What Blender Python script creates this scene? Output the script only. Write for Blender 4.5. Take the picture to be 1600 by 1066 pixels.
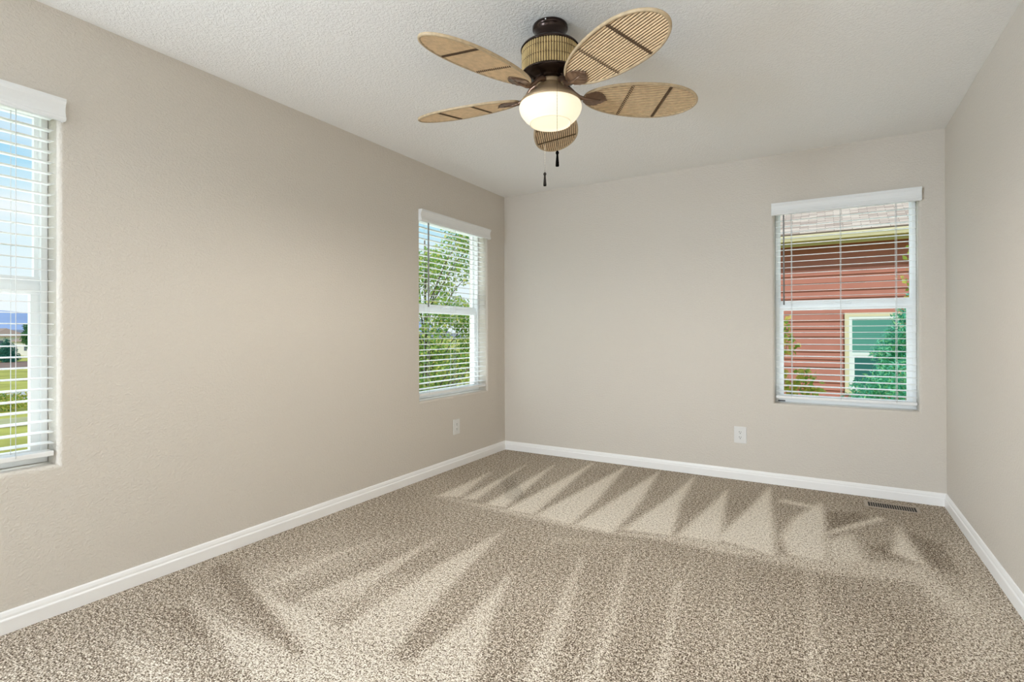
import bpy, bmesh, math, random
import numpy as np
from mathutils import Vector, Matrix
random.seed(7)
R = math.radians
PI = math.pi
for o in list(bpy.data.objects):
    bpy.data.objects.remove(o)
sc = bpy.context.scene
COL = sc.collection

# ---------------------------------------------------------------- room size
RW, RH = 3.337, 2.44          # width (x), height (z); the back wall is y = 0
RY = -7.4                     # the wall behind the camera

# ---------------------------------------------------------------- camera
yaw, pit, rol = 0.53564, 0.00341, -0.00263
fw = Vector((-math.sin(yaw) * math.cos(pit), math.cos(yaw) * math.cos(pit), math.sin(pit)))
rt = Vector((math.cos(yaw), math.sin(yaw), 0.0))
up = rt.cross(fw)
rt2 = rt * math.cos(rol) + up * math.sin(rol)
up2 = up * math.cos(rol) - rt * math.sin(rol)
cd = bpy.data.cameras.new('camera')
cam = bpy.data.objects.new('camera', cd)
COL.objects.link(cam)
m3 = Matrix((rt2, up2, -fw)).transposed()
cam.matrix_world = Matrix.Translation((2.65645, -4.33459, 1.12848)) @ m3.to_4x4()
cd.sensor_width = 36.0
cd.lens = 819.3335 / 1600.0 * 36.0
cd.shift_y = -(533.0 - 517.19) / 1600.0
cd.clip_start = 0.02
cd.clip_end = 3000
sc.camera = cam

# ---------------------------------------------------------------- view
sc.view_settings.view_transform = 'Standard'
sc.view_settings.look = 'None'
sc.view_settings.gamma = 1.0
sc.view_settings.exposure = 0.08
sc.view_settings.use_curve_mapping = False
try:
    sc.cycles.max_bounces = 10
    sc.cycles.diffuse_bounces = 7
    sc.cycles.transparent_max_bounces = 16
    sc.cycles.sample_clamp_indirect = 6.0
    sc.cycles.caustics_reflective = False
    sc.cycles.caustics_refractive = False
    sc.cycles.use_denoising = True
except Exception:
    pass

# ---------------------------------------------------------------- sky
wd = bpy.data.worlds.new('sky')
sc.world = wd
wd.use_nodes = True
nt = wd.node_tree
nt.nodes.clear()
wo = nt.nodes.new('ShaderNodeOutputWorld')
bg = nt.nodes.new('ShaderNodeBackground')
tc = nt.nodes.new('ShaderNodeTexCoord')
sx = nt.nodes.new('ShaderNodeSeparateXYZ')
cr = nt.nodes.new('ShaderNodeValToRGB')
nt.links.new(tc.outputs['Generated'], sx.inputs[0])
nt.links.new(sx.outputs['Z'], cr.inputs[0])
e = cr.color_ramp.elements
e[0].position, e[0].color = 0.0, (0.86, 0.93, 0.97, 1)
e[1].position, e[1].color = 1.0, (0.12, 0.36, 0.74, 1)
for pos, c in ((0.11, (0.80, 0.91, 0.96, 1)), (0.19, (0.50, 0.79, 0.93, 1)), (0.30, (0.22, 0.58, 0.87, 1)), (0.5, (0.16, 0.46, 0.82, 1))):
    k = e.new(pos); k.color = c
cn = nt.nodes.new('ShaderNodeTexNoise'); cn.inputs['Scale'].default_value = 2.2; cn.inputs['Detail'].default_value = 6
cm = nt.nodes.new('ShaderNodeMapping'); cm.inputs['Scale'].default_value = (1, 1, 3.2)
nt.links.new(tc.outputs['Generated'], cm.inputs[0]); nt.links.new(cm.outputs[0], cn.inputs['Vector'])
c2 = nt.nodes.new('ShaderNodeValToRGB'); c2.color_ramp.elements[0].position = 0.46; c2.color_ramp.elements[1].position = 0.64
nt.links.new(cn.outputs[0], c2.inputs[0])
mx = nt.nodes.new('ShaderNodeMix'); mx.data_type = 'RGBA'
nt.links.new(c2.outputs[0], mx.inputs['Factor']); nt.links.new(cr.outputs[0], mx.inputs['A'])
mx.inputs['B'].default_value = (0.93, 0.95, 0.97, 1)
nt.links.new(mx.outputs['Result'], bg.inputs['Color'])
bg.inputs['Strength'].default_value = 1.0
nt.links.new(bg.outputs[0], wo.inputs[0])

SKY_W, GROUND_W = 36.0, 42.0
# ---------------------------------------------------------------- sun and added fill lights
def lamp(name, kind, loc, energy, color, **kw):
    ld = bpy.data.lights.new(name, kind)
    ld.energy = energy; ld.color = color
    o = bpy.data.objects.new(name, ld); COL.objects.link(o); o.location = loc
    for k, v in kw.items():
        setattr(ld, k, v)
    return o
sun = lamp('sun', 'SUN', (0, -10, 20), 2.6, (1.0, 0.95, 0.88), angle=R(7))
sun.rotation_euler = Vector((0.45, -0.90, 0.85)).to_track_quat('Z', 'Y').to_euler()
# added fill panel on the left wall, unseen behind the camera
# brightens the right and back walls; no window is built there
side_fill = lamp('side_fill_light', 'AREA', (0.06, -5.9, 1.30), 305.0, (0.735, 0.865, 1.0), shape='RECTANGLE', size=1.9, size_y=1.7)
side_fill.rotation_euler = Vector((-1.0, -0.35, -0.05)).to_track_quat('Z', 'X').to_euler()
# unseen fill panels added outside the three windows, boosting sky and ground daylight
def window_fill(cx, cy, nx_, ny_, p_sky, p_ground):
    """(cx, cy) middle of the window, (nx_, ny_) unit vector pointing outdoors"""
    for nm, out, z, tz, e_ in (('sky_fill', 1.05, 2.95, 1.2, p_sky), ('ground_fill', 1.0, 0.05, 1.6, p_ground)):
        o = lamp(nm, 'AREA', (cx + nx_*out, cy + ny_*out, z), e_, (0.86, 0.94, 1.0), shape='RECTANGLE', size=1.1, size_y=0.55)
        d = Vector((cx + nx_*out, cy + ny_*out, z)) - Vector((cx - nx_*0.4, cy - ny_*0.4, tz))
        o.rotation_euler = d.to_track_quat('Z', 'Y').to_euler()
window_fill(0.0, -3.92, -1, 0, SKY_W, GROUND_W)
window_fill(0.0, -0.77, -1, 0, SKY_W, GROUND_W)
window_fill(2.77, 0.0, 0, 1, SKY_W*0.7, GROUND_W*0.7)

# ---------------------------------------------------------------- mesh helpers
class MB:
    def __init__(s):
        s.v = []; s.f = []; s.sm = []
    def add(s, vs, fs, smooth=False):
        n = len(s.v)
        s.v += [tuple(v) for v in vs]
        s.f += [tuple(i + n for i in f) for f in fs]
        s.sm += [smooth] * len(fs)
    def box(s, a, b, bev=0.0):
        x0, y0, z0 = a; x1, y1, z1 = b
        if bev <= 0:
            vs = [(x0,y0,z0),(x1,y0,z0),(x1,y1,z0),(x0,y1,z0),(x0,y0,z1),(x1,y0,z1),(x1,y1,z1),(x0,y1,z1)]
            s.add(vs, [(0,3,2,1),(4,5,6,7),(0,1,5,4),(1,2,6,5),(2,3,7,6),(3,0,4,7)])
        else:
            bm = bmesh.new()
            bmesh.ops.create_cube(bm, size=1.0)
            for v in bm.verts:
                v.co = Vector(((x0+x1)/2 + v.co.x*(x1-x0), (y0+y1)/2 + v.co.y*(y1-y0), (z0+z1)/2 + v.co.z*(z1-z0)))
            bmesh.ops.bevel(bm, geom=bm.edges[:], offset=bev, segments=2, affect='EDGES', profile=0.5)
            s.bm(bm)
    def bm(s, bm, smooth=False):
        bm.verts.index_update()
        s.add([v.co[:] for v in bm.verts], [[v.index for v in f.verts] for f in bm.faces], smooth)
        bm.free()
    def tube(s, pts, rad, n=8, smooth=True, cap=True):
        pts = [Vector(p) for p in pts]
        rads = rad if isinstance(rad, (list, tuple)) else [rad]*len(pts)
        vs = []; fs = []
        prev = None
        for i, p in enumerate(pts):
            if i == 0: t = pts[1]-pts[0]
            elif i == len(pts)-1: t = pts[-1]-pts[-2]
            else: t = (pts[i+1]-pts[i]).normalized() + (pts[i]-pts[i-1]).normalized()
            if t.length < 1e-9: t = Vector((0,0,1))
            t.normalize()
            a = prev if prev is not None else (Vector((0,0,1)) if abs(t.z) < 0.9 else Vector((1,0,0)))
            b = t.cross(a)
            if b.length < 1e-6: b = t.cross(Vector((0,1,0)))
            b.normalize(); a = b.cross(t); prev = a
            for k in range(n):
                an = 2*PI*k/n
                vs.append(p + (a*math.cos(an) + b*math.sin(an))*rads[i])
        for i in range(len(pts)-1):
            for k in range(n):
                fs.append((i*n+k, i*n+(k+1)%n, (i+1)*n+(k+1)%n, (i+1)*n+k))
        if cap:
            fs.append(tuple(range(n))[::-1]); fs.append(tuple((len(pts)-1)*n+k for k in range(n)))
        s.add(vs, fs, smooth)
    def lathe(s, prof, n=48, c=(0,0,0), smooth=True):
        vs = []; fs = []
        for r, z in prof:
            for k in range(n):
                a = 2*PI*k/n
                vs.append((c[0]+r*math.cos(a), c[1]+r*math.sin(a), c[2]+z))
        for i in range(len(prof)-1):
            for k in range(n):
                fs.append((i*n+k, i*n+(k+1)%n, (i+1)*n+(k+1)%n, (i+1)*n+k))
        s.add(vs, fs, smooth)
    def sweep(s, prof, A, B, U, V, smooth=False):
        """profile (u, v) pairs in the plane of U, V carried straight from A to B"""
        A, B, U, V = Vector(A), Vector(B), Vector(U), Vector(V)
        n = len(prof)
        vs = [A + U*u + V*v for u, v in prof] + [B + U*u + V*v for u, v in prof]
        fs = [(i, (i+1) % n, n+(i+1) % n, n+i) for i in range(n)]
        fs += [tuple(range(n))[::-1], tuple(range(n, 2*n))]
        s.add(vs, fs, smooth)
    def build(s, name, mat, parent=None, loc=None, rot=None):
        me = bpy.data.meshes.new(name)
        me.from_pydata(s.v, [], s.f)
        me.validate()
        if len(me.polygons) == len(s.sm):
            me.polygons.foreach_set('use_smooth', s.sm)
        bm = bmesh.new(); bm.from_mesh(me)
        if len(bm.faces) < 60000:
            bmesh.ops.recalc_face_normals(bm, faces=bm.faces)
        bm.to_mesh(me); bm.free()
        if mat is not None:
            me.materials.append(mat)
        o = bpy.data.objects.new(name, me)
        COL.objects.link(o)
        if parent is not None: o.parent = parent
        if loc is not None: o.location = loc
        if rot is not None: o.rotation_euler = rot
        return o

def tag(o, label=None, cat=None, group=None, kind=None):
    if label: o['label'] = label
    if cat: o['category'] = cat
    if group: o['group'] = group
    if kind: o['kind'] = kind
    return o
def empty(name, loc=(0,0,0), rz=0.0):
    o = bpy.data.objects.new(name, None); COL.objects.link(o)
    o.empty_display_size = 0.1
    o.location = loc; o.rotation_euler = (0, 0, rz)
    return o

# ---------------------------------------------------------------- materials
def mat(name, color, rough=0.6, metal=0.0, spec=0.5, bump=None, var=None, coord='Object'):
    """bump = (scale, distance, detail, strength); var = (scale, darker factor, detail)"""
    m = bpy.data.materials.new(name); m.use_nodes = True
    n = m.node_tree.nodes; l = m.node_tree.links
    b = n['Principled BSDF']
    b.inputs['Base Color'].default_value = (*color, 1)
    b.inputs['Roughness'].default_value = rough
    b.inputs['Metallic'].default_value = metal
    b.inputs['Specular IOR Level'].default_value = spec
    t = n.new('ShaderNodeTexCoord')
    if var:
        x = n.new('ShaderNodeTexNoise'); x.inputs['Scale'].default_value = var[0]; x.inputs['Detail'].default_value = var[2]
        l.new(t.outputs[coord], x.inputs['Vector'])
        r = n.new('ShaderNodeValToRGB')
        r.color_ramp.elements[0].position = 0.35; r.color_ramp.elements[1].position = 0.65
        r.color_ramp.elements[0].color = (*[c*var[1] for c in color], 1)
        r.color_ramp.elements[1].color = (*color, 1)
        l.new(x.outputs['Fac'], r.inputs[0]); l.new(r.outputs[0], b.inputs['Base Color'])
    if bump:
        x = n.new('ShaderNodeTexNoise'); x.inputs['Scale'].default_value = bump[0]; x.inputs['Detail'].default_value = bump[2]
        l.new(t.outputs[coord], x.inputs['Vector'])
        u = n.new('ShaderNodeBump'); u.inputs['Strength'].default_value = bump[3]; u.inputs['Distance'].default_value = bump[1]
        l.new(x.outputs['Fac'], u.inputs['Height']); l.new(u.outputs[0], b.inputs['Normal'])
    return m
def srgb(r, g, b):
    f = lambda c: (c/255/12.92) if c/255 <= 0.04045 else ((c/255+0.055)/1.055)**2.4
    return (f(r), f(g), f(b))
def texture_bump(m, scale, lo, hi, dist, strength, stretch=(1,1,1)):
    """knock-down / orange-peel relief: blobs with flattened tops"""
    n = m.node_tree.nodes; l = m.node_tree.links; b = n['Principled BSDF']
    t = n.new('ShaderNodeTexCoord'); mp = n.new('ShaderNodeMapping'); mp.inputs['Scale'].default_value = stretch
    l.new(t.outputs['Object'], mp.inputs[0])
    x = n.new('ShaderNodeTexNoise'); x.inputs['Scale'].default_value = scale; x.inputs['Detail'].default_value = 3; x.inputs['Roughness'].default_value = 0.55
    x.inputs['Distortion'].default_value = 0.6
    l.new(mp.outputs[0], x.inputs['Vector'])
    r = n.new('ShaderNodeMapRange'); r.interpolation_type = 'SMOOTHSTEP'
    r.inputs['From Min'].default_value = lo; r.inputs['From Max'].default_value = hi
    l.new(x.outputs['Fac'], r.inputs['Value'])
    u = n.new('ShaderNodeBump'); u.inputs['Strength'].default_value = strength; u.inputs['Distance'].default_value = dist
    l.new(r.outputs[0], u.inputs['Height']); l.new(u.outputs[0], b.inputs['Normal'])

M = {}
M['wall'] = mat('beige_wall_paint', (0.655, 0.605, 0.54), 0.50, spec=0.35)
texture_bump(M['wall'], 75, 0.38, 0.66, 0.0022, 0.52, (1, 1, 1.4))
M['ceiling'] = mat('ceiling_paint', (0.90, 0.89, 0.87), 0.75, spec=0.2)
texture_bump(M['ceiling'], 85, 0.40, 0.62, 0.0030, 0.55)
M['trim'] = mat('white_trim_paint', (0.90, 0.89, 0.88), 0.35)
M['vinyl'] = mat('white_vinyl', (0.84, 0.85, 0.85), 0.38)
M['blind'] = mat('white_blind_slat', (0.84, 0.85, 0.85), 0.42)
M['cord'] = mat('blind_cord', (0.70, 0.71, 0.70), 0.8)
M['wand'] = mat('clear_grey_wand', (0.24, 0.24, 0.24), 0.25)
M['plastic'] = mat('white_plastic', (0.74, 0.73, 0.71), 0.35)
M['slot'] = mat('dark_slot', (0.008, 0.007, 0.006), 0.7)
M['grey_label'] = mat('dark_label', (0.06, 0.06, 0.065), 0.5)
M['vent'] = mat('beige_vent_metal', (0.40, 0.33, 0.26), 0.45, metal=0.2)
M['bronze'] = mat('dark_bronze', (0.035, 0.021, 0.016), 0.22, metal=0.75, spec=0.6)
M['bronze_dull'] = mat('brushed_bronze', (0.38, 0.27, 0.16), 0.45, metal=0.35)
M['bronze_iron'] = mat('dark_bronze_casting', (0.20, 0.125, 0.085), 0.28, metal=0.7)
M['cane'] = mat('bamboo_cane', (0.76, 0.56, 0.34), 0.55, var=(40, 0.82, 3))
M['cane_housing'] = mat('bamboo_cane_yellow', (0.62, 0.45, 0.20), 0.5, var=(30, 0.75, 3))
M['cane_rim'] = mat('bamboo_rim', (0.52, 0.39, 0.24), 0.5, var=(60, 0.8, 3))
M['cane_gap'] = mat('dark_cane_gap', (0.10, 0.055, 0.025), 0.8)
M['chain'] = mat('brass_chain', (0.05, 0.045, 0.035), 0.6, spec=0.1)
M['fob'] = mat('black_fob', (0.003, 0.0027, 0.0025), 0.7, spec=0.0)

# window glass: clear pane with a faint reflection
g = bpy.data.materials.new('window_glass'); g.use_nodes = True
n = g.node_tree.nodes; l = g.node_tree.links; n.clear()
o_ = n.new('ShaderNodeOutputMaterial'); a_ = n.new('ShaderNodeBsdfTransparent'); b_ = n.new('ShaderNodeBsdfGlossy'); x_ = n.new('ShaderNodeMixShader'); f_ = n.new('ShaderNodeLayerWeight'); q_ = n.new('ShaderNodeMath'); q_.operation = 'MULTIPLY'; q_.inputs[1].default_value = 0.06
a_.inputs[0].default_value = (0.95, 0.985, 0.975, 1); b_.inputs['Roughness'].default_value = 0.02; f_.inputs[0].default_value = 0.3
l.new(f_.outputs['Facing'], q_.inputs[0]); l.new(q_.outputs[0], x_.inputs[0]); l.new(a_.outputs[0], x_.inputs[1]); l.new(b_.outputs[0], x_.inputs[2]); l.new(x_.outputs[0], o_.inputs[0])
M['glass'] = g

# frosted lamp glass, evenly lit from the bulbs inside; the thick moulded ring at its foot glows less
def lamp_glass(name, strength):
    g = bpy.data.materials.new(name); g.use_nodes = True
    b = g.node_tree.nodes['Principled BSDF']
    b.inputs['Base Color'].default_value = (0.55, 0.52, 0.46, 1); b.inputs['Roughness'].default_value = 0.35
    b.inputs['Emission Color'].default_value = (1.0, 0.86, 0.60, 1); b.inputs['Emission Strength'].default_value = strength
    return g
M['globe_ring'] = lamp_glass('frosted_lamp_glass_ring', 0.48)
g = lamp_glass('frosted_lamp_glass', 0.74)
M['globe'] = g

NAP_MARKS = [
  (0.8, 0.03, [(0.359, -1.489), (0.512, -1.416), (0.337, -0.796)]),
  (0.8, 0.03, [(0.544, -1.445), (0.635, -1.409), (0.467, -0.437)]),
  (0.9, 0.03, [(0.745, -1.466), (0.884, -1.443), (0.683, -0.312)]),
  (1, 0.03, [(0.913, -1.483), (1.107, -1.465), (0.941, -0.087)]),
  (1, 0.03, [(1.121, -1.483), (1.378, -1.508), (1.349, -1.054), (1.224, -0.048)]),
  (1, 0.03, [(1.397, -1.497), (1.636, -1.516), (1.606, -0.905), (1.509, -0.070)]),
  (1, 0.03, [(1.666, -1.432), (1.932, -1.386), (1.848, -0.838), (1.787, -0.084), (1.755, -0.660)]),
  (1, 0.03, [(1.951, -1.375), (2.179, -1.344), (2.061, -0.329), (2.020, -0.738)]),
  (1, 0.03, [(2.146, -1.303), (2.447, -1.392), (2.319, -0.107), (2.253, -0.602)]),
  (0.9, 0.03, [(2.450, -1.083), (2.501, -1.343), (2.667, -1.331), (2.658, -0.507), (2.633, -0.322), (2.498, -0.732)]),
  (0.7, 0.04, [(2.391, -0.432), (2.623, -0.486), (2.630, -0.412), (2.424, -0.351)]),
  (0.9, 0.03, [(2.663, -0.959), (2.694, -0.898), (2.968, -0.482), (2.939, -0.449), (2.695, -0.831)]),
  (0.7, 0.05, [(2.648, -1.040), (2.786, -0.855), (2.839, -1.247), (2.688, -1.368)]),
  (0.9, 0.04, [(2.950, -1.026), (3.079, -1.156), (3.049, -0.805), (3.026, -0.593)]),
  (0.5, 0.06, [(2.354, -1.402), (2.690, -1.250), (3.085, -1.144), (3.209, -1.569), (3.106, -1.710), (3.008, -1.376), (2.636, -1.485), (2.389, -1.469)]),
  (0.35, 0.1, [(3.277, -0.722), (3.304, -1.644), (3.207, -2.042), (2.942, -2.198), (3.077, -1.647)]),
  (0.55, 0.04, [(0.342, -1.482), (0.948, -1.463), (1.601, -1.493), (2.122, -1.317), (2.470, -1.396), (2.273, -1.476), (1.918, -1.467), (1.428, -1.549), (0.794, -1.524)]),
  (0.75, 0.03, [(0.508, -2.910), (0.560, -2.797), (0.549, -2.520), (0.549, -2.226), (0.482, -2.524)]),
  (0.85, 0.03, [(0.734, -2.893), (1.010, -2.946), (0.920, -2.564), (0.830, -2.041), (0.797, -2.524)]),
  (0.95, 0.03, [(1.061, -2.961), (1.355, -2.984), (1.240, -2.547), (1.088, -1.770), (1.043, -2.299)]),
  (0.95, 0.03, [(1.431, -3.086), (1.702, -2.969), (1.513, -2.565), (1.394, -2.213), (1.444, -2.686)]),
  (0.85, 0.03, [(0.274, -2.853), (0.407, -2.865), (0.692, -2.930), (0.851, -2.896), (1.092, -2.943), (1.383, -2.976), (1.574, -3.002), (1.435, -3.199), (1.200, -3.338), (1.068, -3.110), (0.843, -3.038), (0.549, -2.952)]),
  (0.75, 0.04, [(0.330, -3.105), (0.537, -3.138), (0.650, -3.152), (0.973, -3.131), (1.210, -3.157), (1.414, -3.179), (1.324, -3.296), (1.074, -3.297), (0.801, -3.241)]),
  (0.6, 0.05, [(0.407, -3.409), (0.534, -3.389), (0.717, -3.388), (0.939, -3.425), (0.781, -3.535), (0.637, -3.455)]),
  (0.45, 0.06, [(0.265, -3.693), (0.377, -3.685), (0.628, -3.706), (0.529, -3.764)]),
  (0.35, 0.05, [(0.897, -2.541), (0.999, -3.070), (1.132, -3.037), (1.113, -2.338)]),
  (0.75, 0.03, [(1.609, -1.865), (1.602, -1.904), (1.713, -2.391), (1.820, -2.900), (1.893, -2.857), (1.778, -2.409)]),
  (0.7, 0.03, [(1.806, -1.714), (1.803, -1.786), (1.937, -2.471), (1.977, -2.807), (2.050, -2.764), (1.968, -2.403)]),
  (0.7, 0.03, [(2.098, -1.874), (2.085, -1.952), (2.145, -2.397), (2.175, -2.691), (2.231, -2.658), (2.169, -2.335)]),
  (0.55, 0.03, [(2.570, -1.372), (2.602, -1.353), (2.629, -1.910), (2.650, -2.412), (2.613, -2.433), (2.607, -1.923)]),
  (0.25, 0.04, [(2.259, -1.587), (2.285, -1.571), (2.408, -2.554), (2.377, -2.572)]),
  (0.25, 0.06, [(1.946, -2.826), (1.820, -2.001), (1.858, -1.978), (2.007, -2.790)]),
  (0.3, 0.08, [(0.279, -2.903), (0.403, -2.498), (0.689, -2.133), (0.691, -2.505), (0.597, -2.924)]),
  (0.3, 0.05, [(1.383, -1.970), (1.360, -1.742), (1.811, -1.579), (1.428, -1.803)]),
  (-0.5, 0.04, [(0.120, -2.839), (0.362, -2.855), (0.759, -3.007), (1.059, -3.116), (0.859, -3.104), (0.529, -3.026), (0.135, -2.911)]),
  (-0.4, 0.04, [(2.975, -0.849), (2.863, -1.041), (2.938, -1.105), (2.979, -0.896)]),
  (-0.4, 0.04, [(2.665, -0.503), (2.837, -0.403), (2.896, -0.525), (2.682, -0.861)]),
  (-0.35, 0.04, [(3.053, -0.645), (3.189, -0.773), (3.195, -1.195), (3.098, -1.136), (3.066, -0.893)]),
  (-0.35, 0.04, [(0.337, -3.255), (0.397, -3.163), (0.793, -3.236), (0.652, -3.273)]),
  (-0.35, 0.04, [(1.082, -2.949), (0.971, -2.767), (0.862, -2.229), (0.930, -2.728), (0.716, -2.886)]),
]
CARPET_SCALE = 175.0
NAP_SHIFT = 0.10
LAMP_W = 45.0
BLADE_PITCH = 13.0
BLADE_DROOP = [0.017, -0.022, 0.0, -0.015, 0.018]
# ================================================================= THE ROOM
def struct(o): o['kind'] = 'structure'; return o
T_ = 0.20
def wall(name, P, u0, u1, v0, v1, openings, thick=T_):
    """P(u, v, d) gives the world point; d runs outward from the room face.
    openings: (ua, ub, va, vb) with rounded (bull-nose) plaster edges."""
    mb = MB(); r = 0.018
    us = sorted({u0, u1} | {x for a, b, c, d in openings for x in (a - r, b + r)})
    vs = sorted({v0, v1} | {x for a, b, c, d in openings for x in (c - r, d + r)})
    def inside(uc, vc, g):
        return any(a - g < uc < b + g and c - g < vc < d + g for a, b, c, d in openings)
    for i in range(len(us)-1):
        for j in range(len(vs)-1):
            if inside((us[i]+us[i+1])/2, (vs[j]+vs[j+1])/2, r): continue
            mb.add([P(us[i],vs[j],0), P(us[i+1],vs[j],0), P(us[i+1],vs[j+1],0), P(us[i],vs[j+1],0)], [(0,1,2,3)])
            mb.add([P(us[i],vs[j],thick), P(us[i+1],vs[j],thick), P(us[i+1],vs[j+1],thick), P(us[i],vs[j+1],thick)], [(3,2,1,0)])
    for a, b, c, d in openings:
        prof = [(r*(1-math.sin(t)), r*(1-math.cos(t))) for t in [k*PI/2/6 for k in range(7)]] + [(0, thick-0.001), (r, thick)]
        rings = [[P(a-o, c-o, q), P(b+o, c-o, q), P(b+o, d+o, q), P(a-o, d+o, q)] for o, q in prof]
        for k in range(len(rings)-1):
            A, B = rings[k], rings[k+1]
            for s in range(4):
                t = (s+1) % 4
                mb.add([A[s], A[t], B[t], B[s]], [(0,1,2,3)], k < 6)
    for (ua, va, ub, vb) in ((u0,v0,u1,v0),(u1,v0,u1,v1),(u1,v1,u0,v1),(u0,v1,u0,v0)):
        mb.add([P(ua,va,0), P(ub,vb,0), P(ub,vb,thick), P(ua,va,thick)], [(0,1,2,3)])
    return struct(mb.build(name, M['wall']))

WZ, WH = 0.602, 1.45
W1 = (-4.385, -3.45); W2 = (-1.24, -0.305); W3 = (2.346, 3.198)
wall('wall_left', lambda u, v, d: (-d, u, v), RY, 0.0, 0.0, RH, [(W1[0], W1[1], WZ, WZ+WH), (W2[0], W2[1], WZ, WZ+WH)])
wall('wall_back', lambda u, v, d: (u, d, v), -T_, RW+T_, 0.0, RH, [(W3[0], W3[1], WZ, WZ+WH)])
wall('wall_right', lambda u, v, d: (RW+d, u, v), RY, 0.0, 0.0, RH, [])
wall('wall_front', lambda u, v, d: (u, RY-d, v), -T_, RW+T_, 0.0, RH, [])
mb = MB(); mb.box((-0.6, RY-0.6, RH), (RW+0.6, 0.55, RH+0.25)); struct(mb.build('ceiling', M['ceiling']))

# carpet: a fine grid whose "nap" attribute says which way the pile was vacuumed
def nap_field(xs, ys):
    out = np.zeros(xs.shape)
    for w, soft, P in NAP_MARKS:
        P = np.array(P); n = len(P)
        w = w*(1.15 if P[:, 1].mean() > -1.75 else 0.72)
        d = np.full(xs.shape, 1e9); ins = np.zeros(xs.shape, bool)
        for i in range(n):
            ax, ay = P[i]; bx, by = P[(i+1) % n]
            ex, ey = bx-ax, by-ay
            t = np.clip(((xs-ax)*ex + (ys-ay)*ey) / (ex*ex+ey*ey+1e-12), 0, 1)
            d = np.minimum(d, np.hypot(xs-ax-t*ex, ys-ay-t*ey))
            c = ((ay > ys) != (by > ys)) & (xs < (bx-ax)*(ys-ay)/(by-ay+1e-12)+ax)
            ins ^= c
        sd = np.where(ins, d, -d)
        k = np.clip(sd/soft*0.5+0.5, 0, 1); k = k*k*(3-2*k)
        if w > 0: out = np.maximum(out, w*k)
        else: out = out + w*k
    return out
NAP_SORTED = [q for q in NAP_MARKS if q[0] > 0] + [q for q in NAP_MARKS if q[0] < 0]
NAP_MARKS = NAP_SORTED
st = 0.0125
nx, ny = int(RW/st)+1, int(4.6/st)+1
gx = np.linspace(0, RW, nx); gy = np.linspace(-4.6, 0, ny)
XX, YY = np.meshgrid(gx, gy)
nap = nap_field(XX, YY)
verts = np.stack([XX.ravel(), YY.ravel(), np.zeros(XX.size)], 1)
idx = np.arange(nx*ny).reshape(ny, nx)
faces = np.stack([idx[:-1,:-1].ravel(), idx[:-1,1:].ravel(), idx[1:,1:].ravel(), idx[1:,:-1].ravel()], 1)
vl = verts.tolist(); n0 = len(vl)
vl += [[0,RY,0],[RW,RY,0],[RW,-4.6,0],[0,-4.6,0]]
fl = faces.tolist() + [[n0,n0+1,n0+2,n0+3]]
n1 = len(vl)
a, b = (-0.6, RY-0.6), (RW+0.6, 0.55)
vl += [[a[0],a[1],-0.012],[b[0],a[1],-0.012],[b[0],b[1],-0.012],[a[0],b[1],-0.012],[a[0],a[1],-0.25],[b[0],a[1],-0.25],[b[0],b[1],-0.25],[a[0],b[1],-0.25]]
fl += [[n1+i for i in q] for q in ((0,1,2,3),(7,6,5,4),(0,4,5,1),(1,5,6,2),(2,6,7,3),(3,7,4,0))]
me = bpy.data.meshes.new('floor'); me.from_pydata(vl, [], fl)
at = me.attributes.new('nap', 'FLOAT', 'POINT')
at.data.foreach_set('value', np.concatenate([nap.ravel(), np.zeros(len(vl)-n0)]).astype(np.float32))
cp = bpy.data.materials.new('beige_carpet'); cp.use_nodes = True
n = cp.node_tree.nodes; l = cp.node_tree.links; b = n['Principled BSDF']
b.inputs['Roughness'].default_value = 0.95; b.inputs['Specular IOR Level'].default_value = 0.1
t = n.new('ShaderNodeTexCoord')
def noise(scale, detail, rough=0.5):
    x = n.new('ShaderNodeTexNoise'); x.inputs['Scale'].default_value = scale; x.inputs['Detail'].default_value = detail; x.inputs['Roughness'].default_value = rough
    l.new(t.outputs['Object'], x.inputs['Vector']); return x
na = noise(CARPET_SCALE, 2.0, 0.6)
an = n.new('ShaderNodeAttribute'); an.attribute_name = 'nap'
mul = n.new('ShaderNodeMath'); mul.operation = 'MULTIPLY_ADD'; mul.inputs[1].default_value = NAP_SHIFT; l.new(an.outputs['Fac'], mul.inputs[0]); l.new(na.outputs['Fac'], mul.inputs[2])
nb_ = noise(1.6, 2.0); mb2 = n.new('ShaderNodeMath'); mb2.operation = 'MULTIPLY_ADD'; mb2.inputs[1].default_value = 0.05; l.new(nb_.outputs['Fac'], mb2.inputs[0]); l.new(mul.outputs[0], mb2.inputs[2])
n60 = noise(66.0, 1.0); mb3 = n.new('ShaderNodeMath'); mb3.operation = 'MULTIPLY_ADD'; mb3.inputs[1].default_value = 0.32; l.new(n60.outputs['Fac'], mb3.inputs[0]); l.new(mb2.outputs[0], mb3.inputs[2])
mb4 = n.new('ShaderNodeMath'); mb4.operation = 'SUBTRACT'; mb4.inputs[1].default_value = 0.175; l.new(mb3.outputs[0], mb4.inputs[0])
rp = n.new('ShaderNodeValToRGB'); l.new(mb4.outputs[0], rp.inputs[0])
el = rp.color_ramp.elements
el[0].position, el[0].color = 0.42, (*srgb(84, 71, 59), 1)
el[1].position, el[1].color = 0.66, (*srgb(240, 232, 220), 1)
k = el.new(0.50); k.color = (*srgb(150, 135, 118), 1)
k = el.new(0.575); k.color = (*srgb(208, 194, 175), 1)
l.new(rp.outputs[0], b.inputs['Base Color'])
nc = noise(CARPET_SCALE*1.0, 2.0, 0.6)
u = n.new('ShaderNodeBump'); u.inputs['Strength'].default_value = 0.5; u.inputs['Distance'].default_value = 0.005
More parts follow.
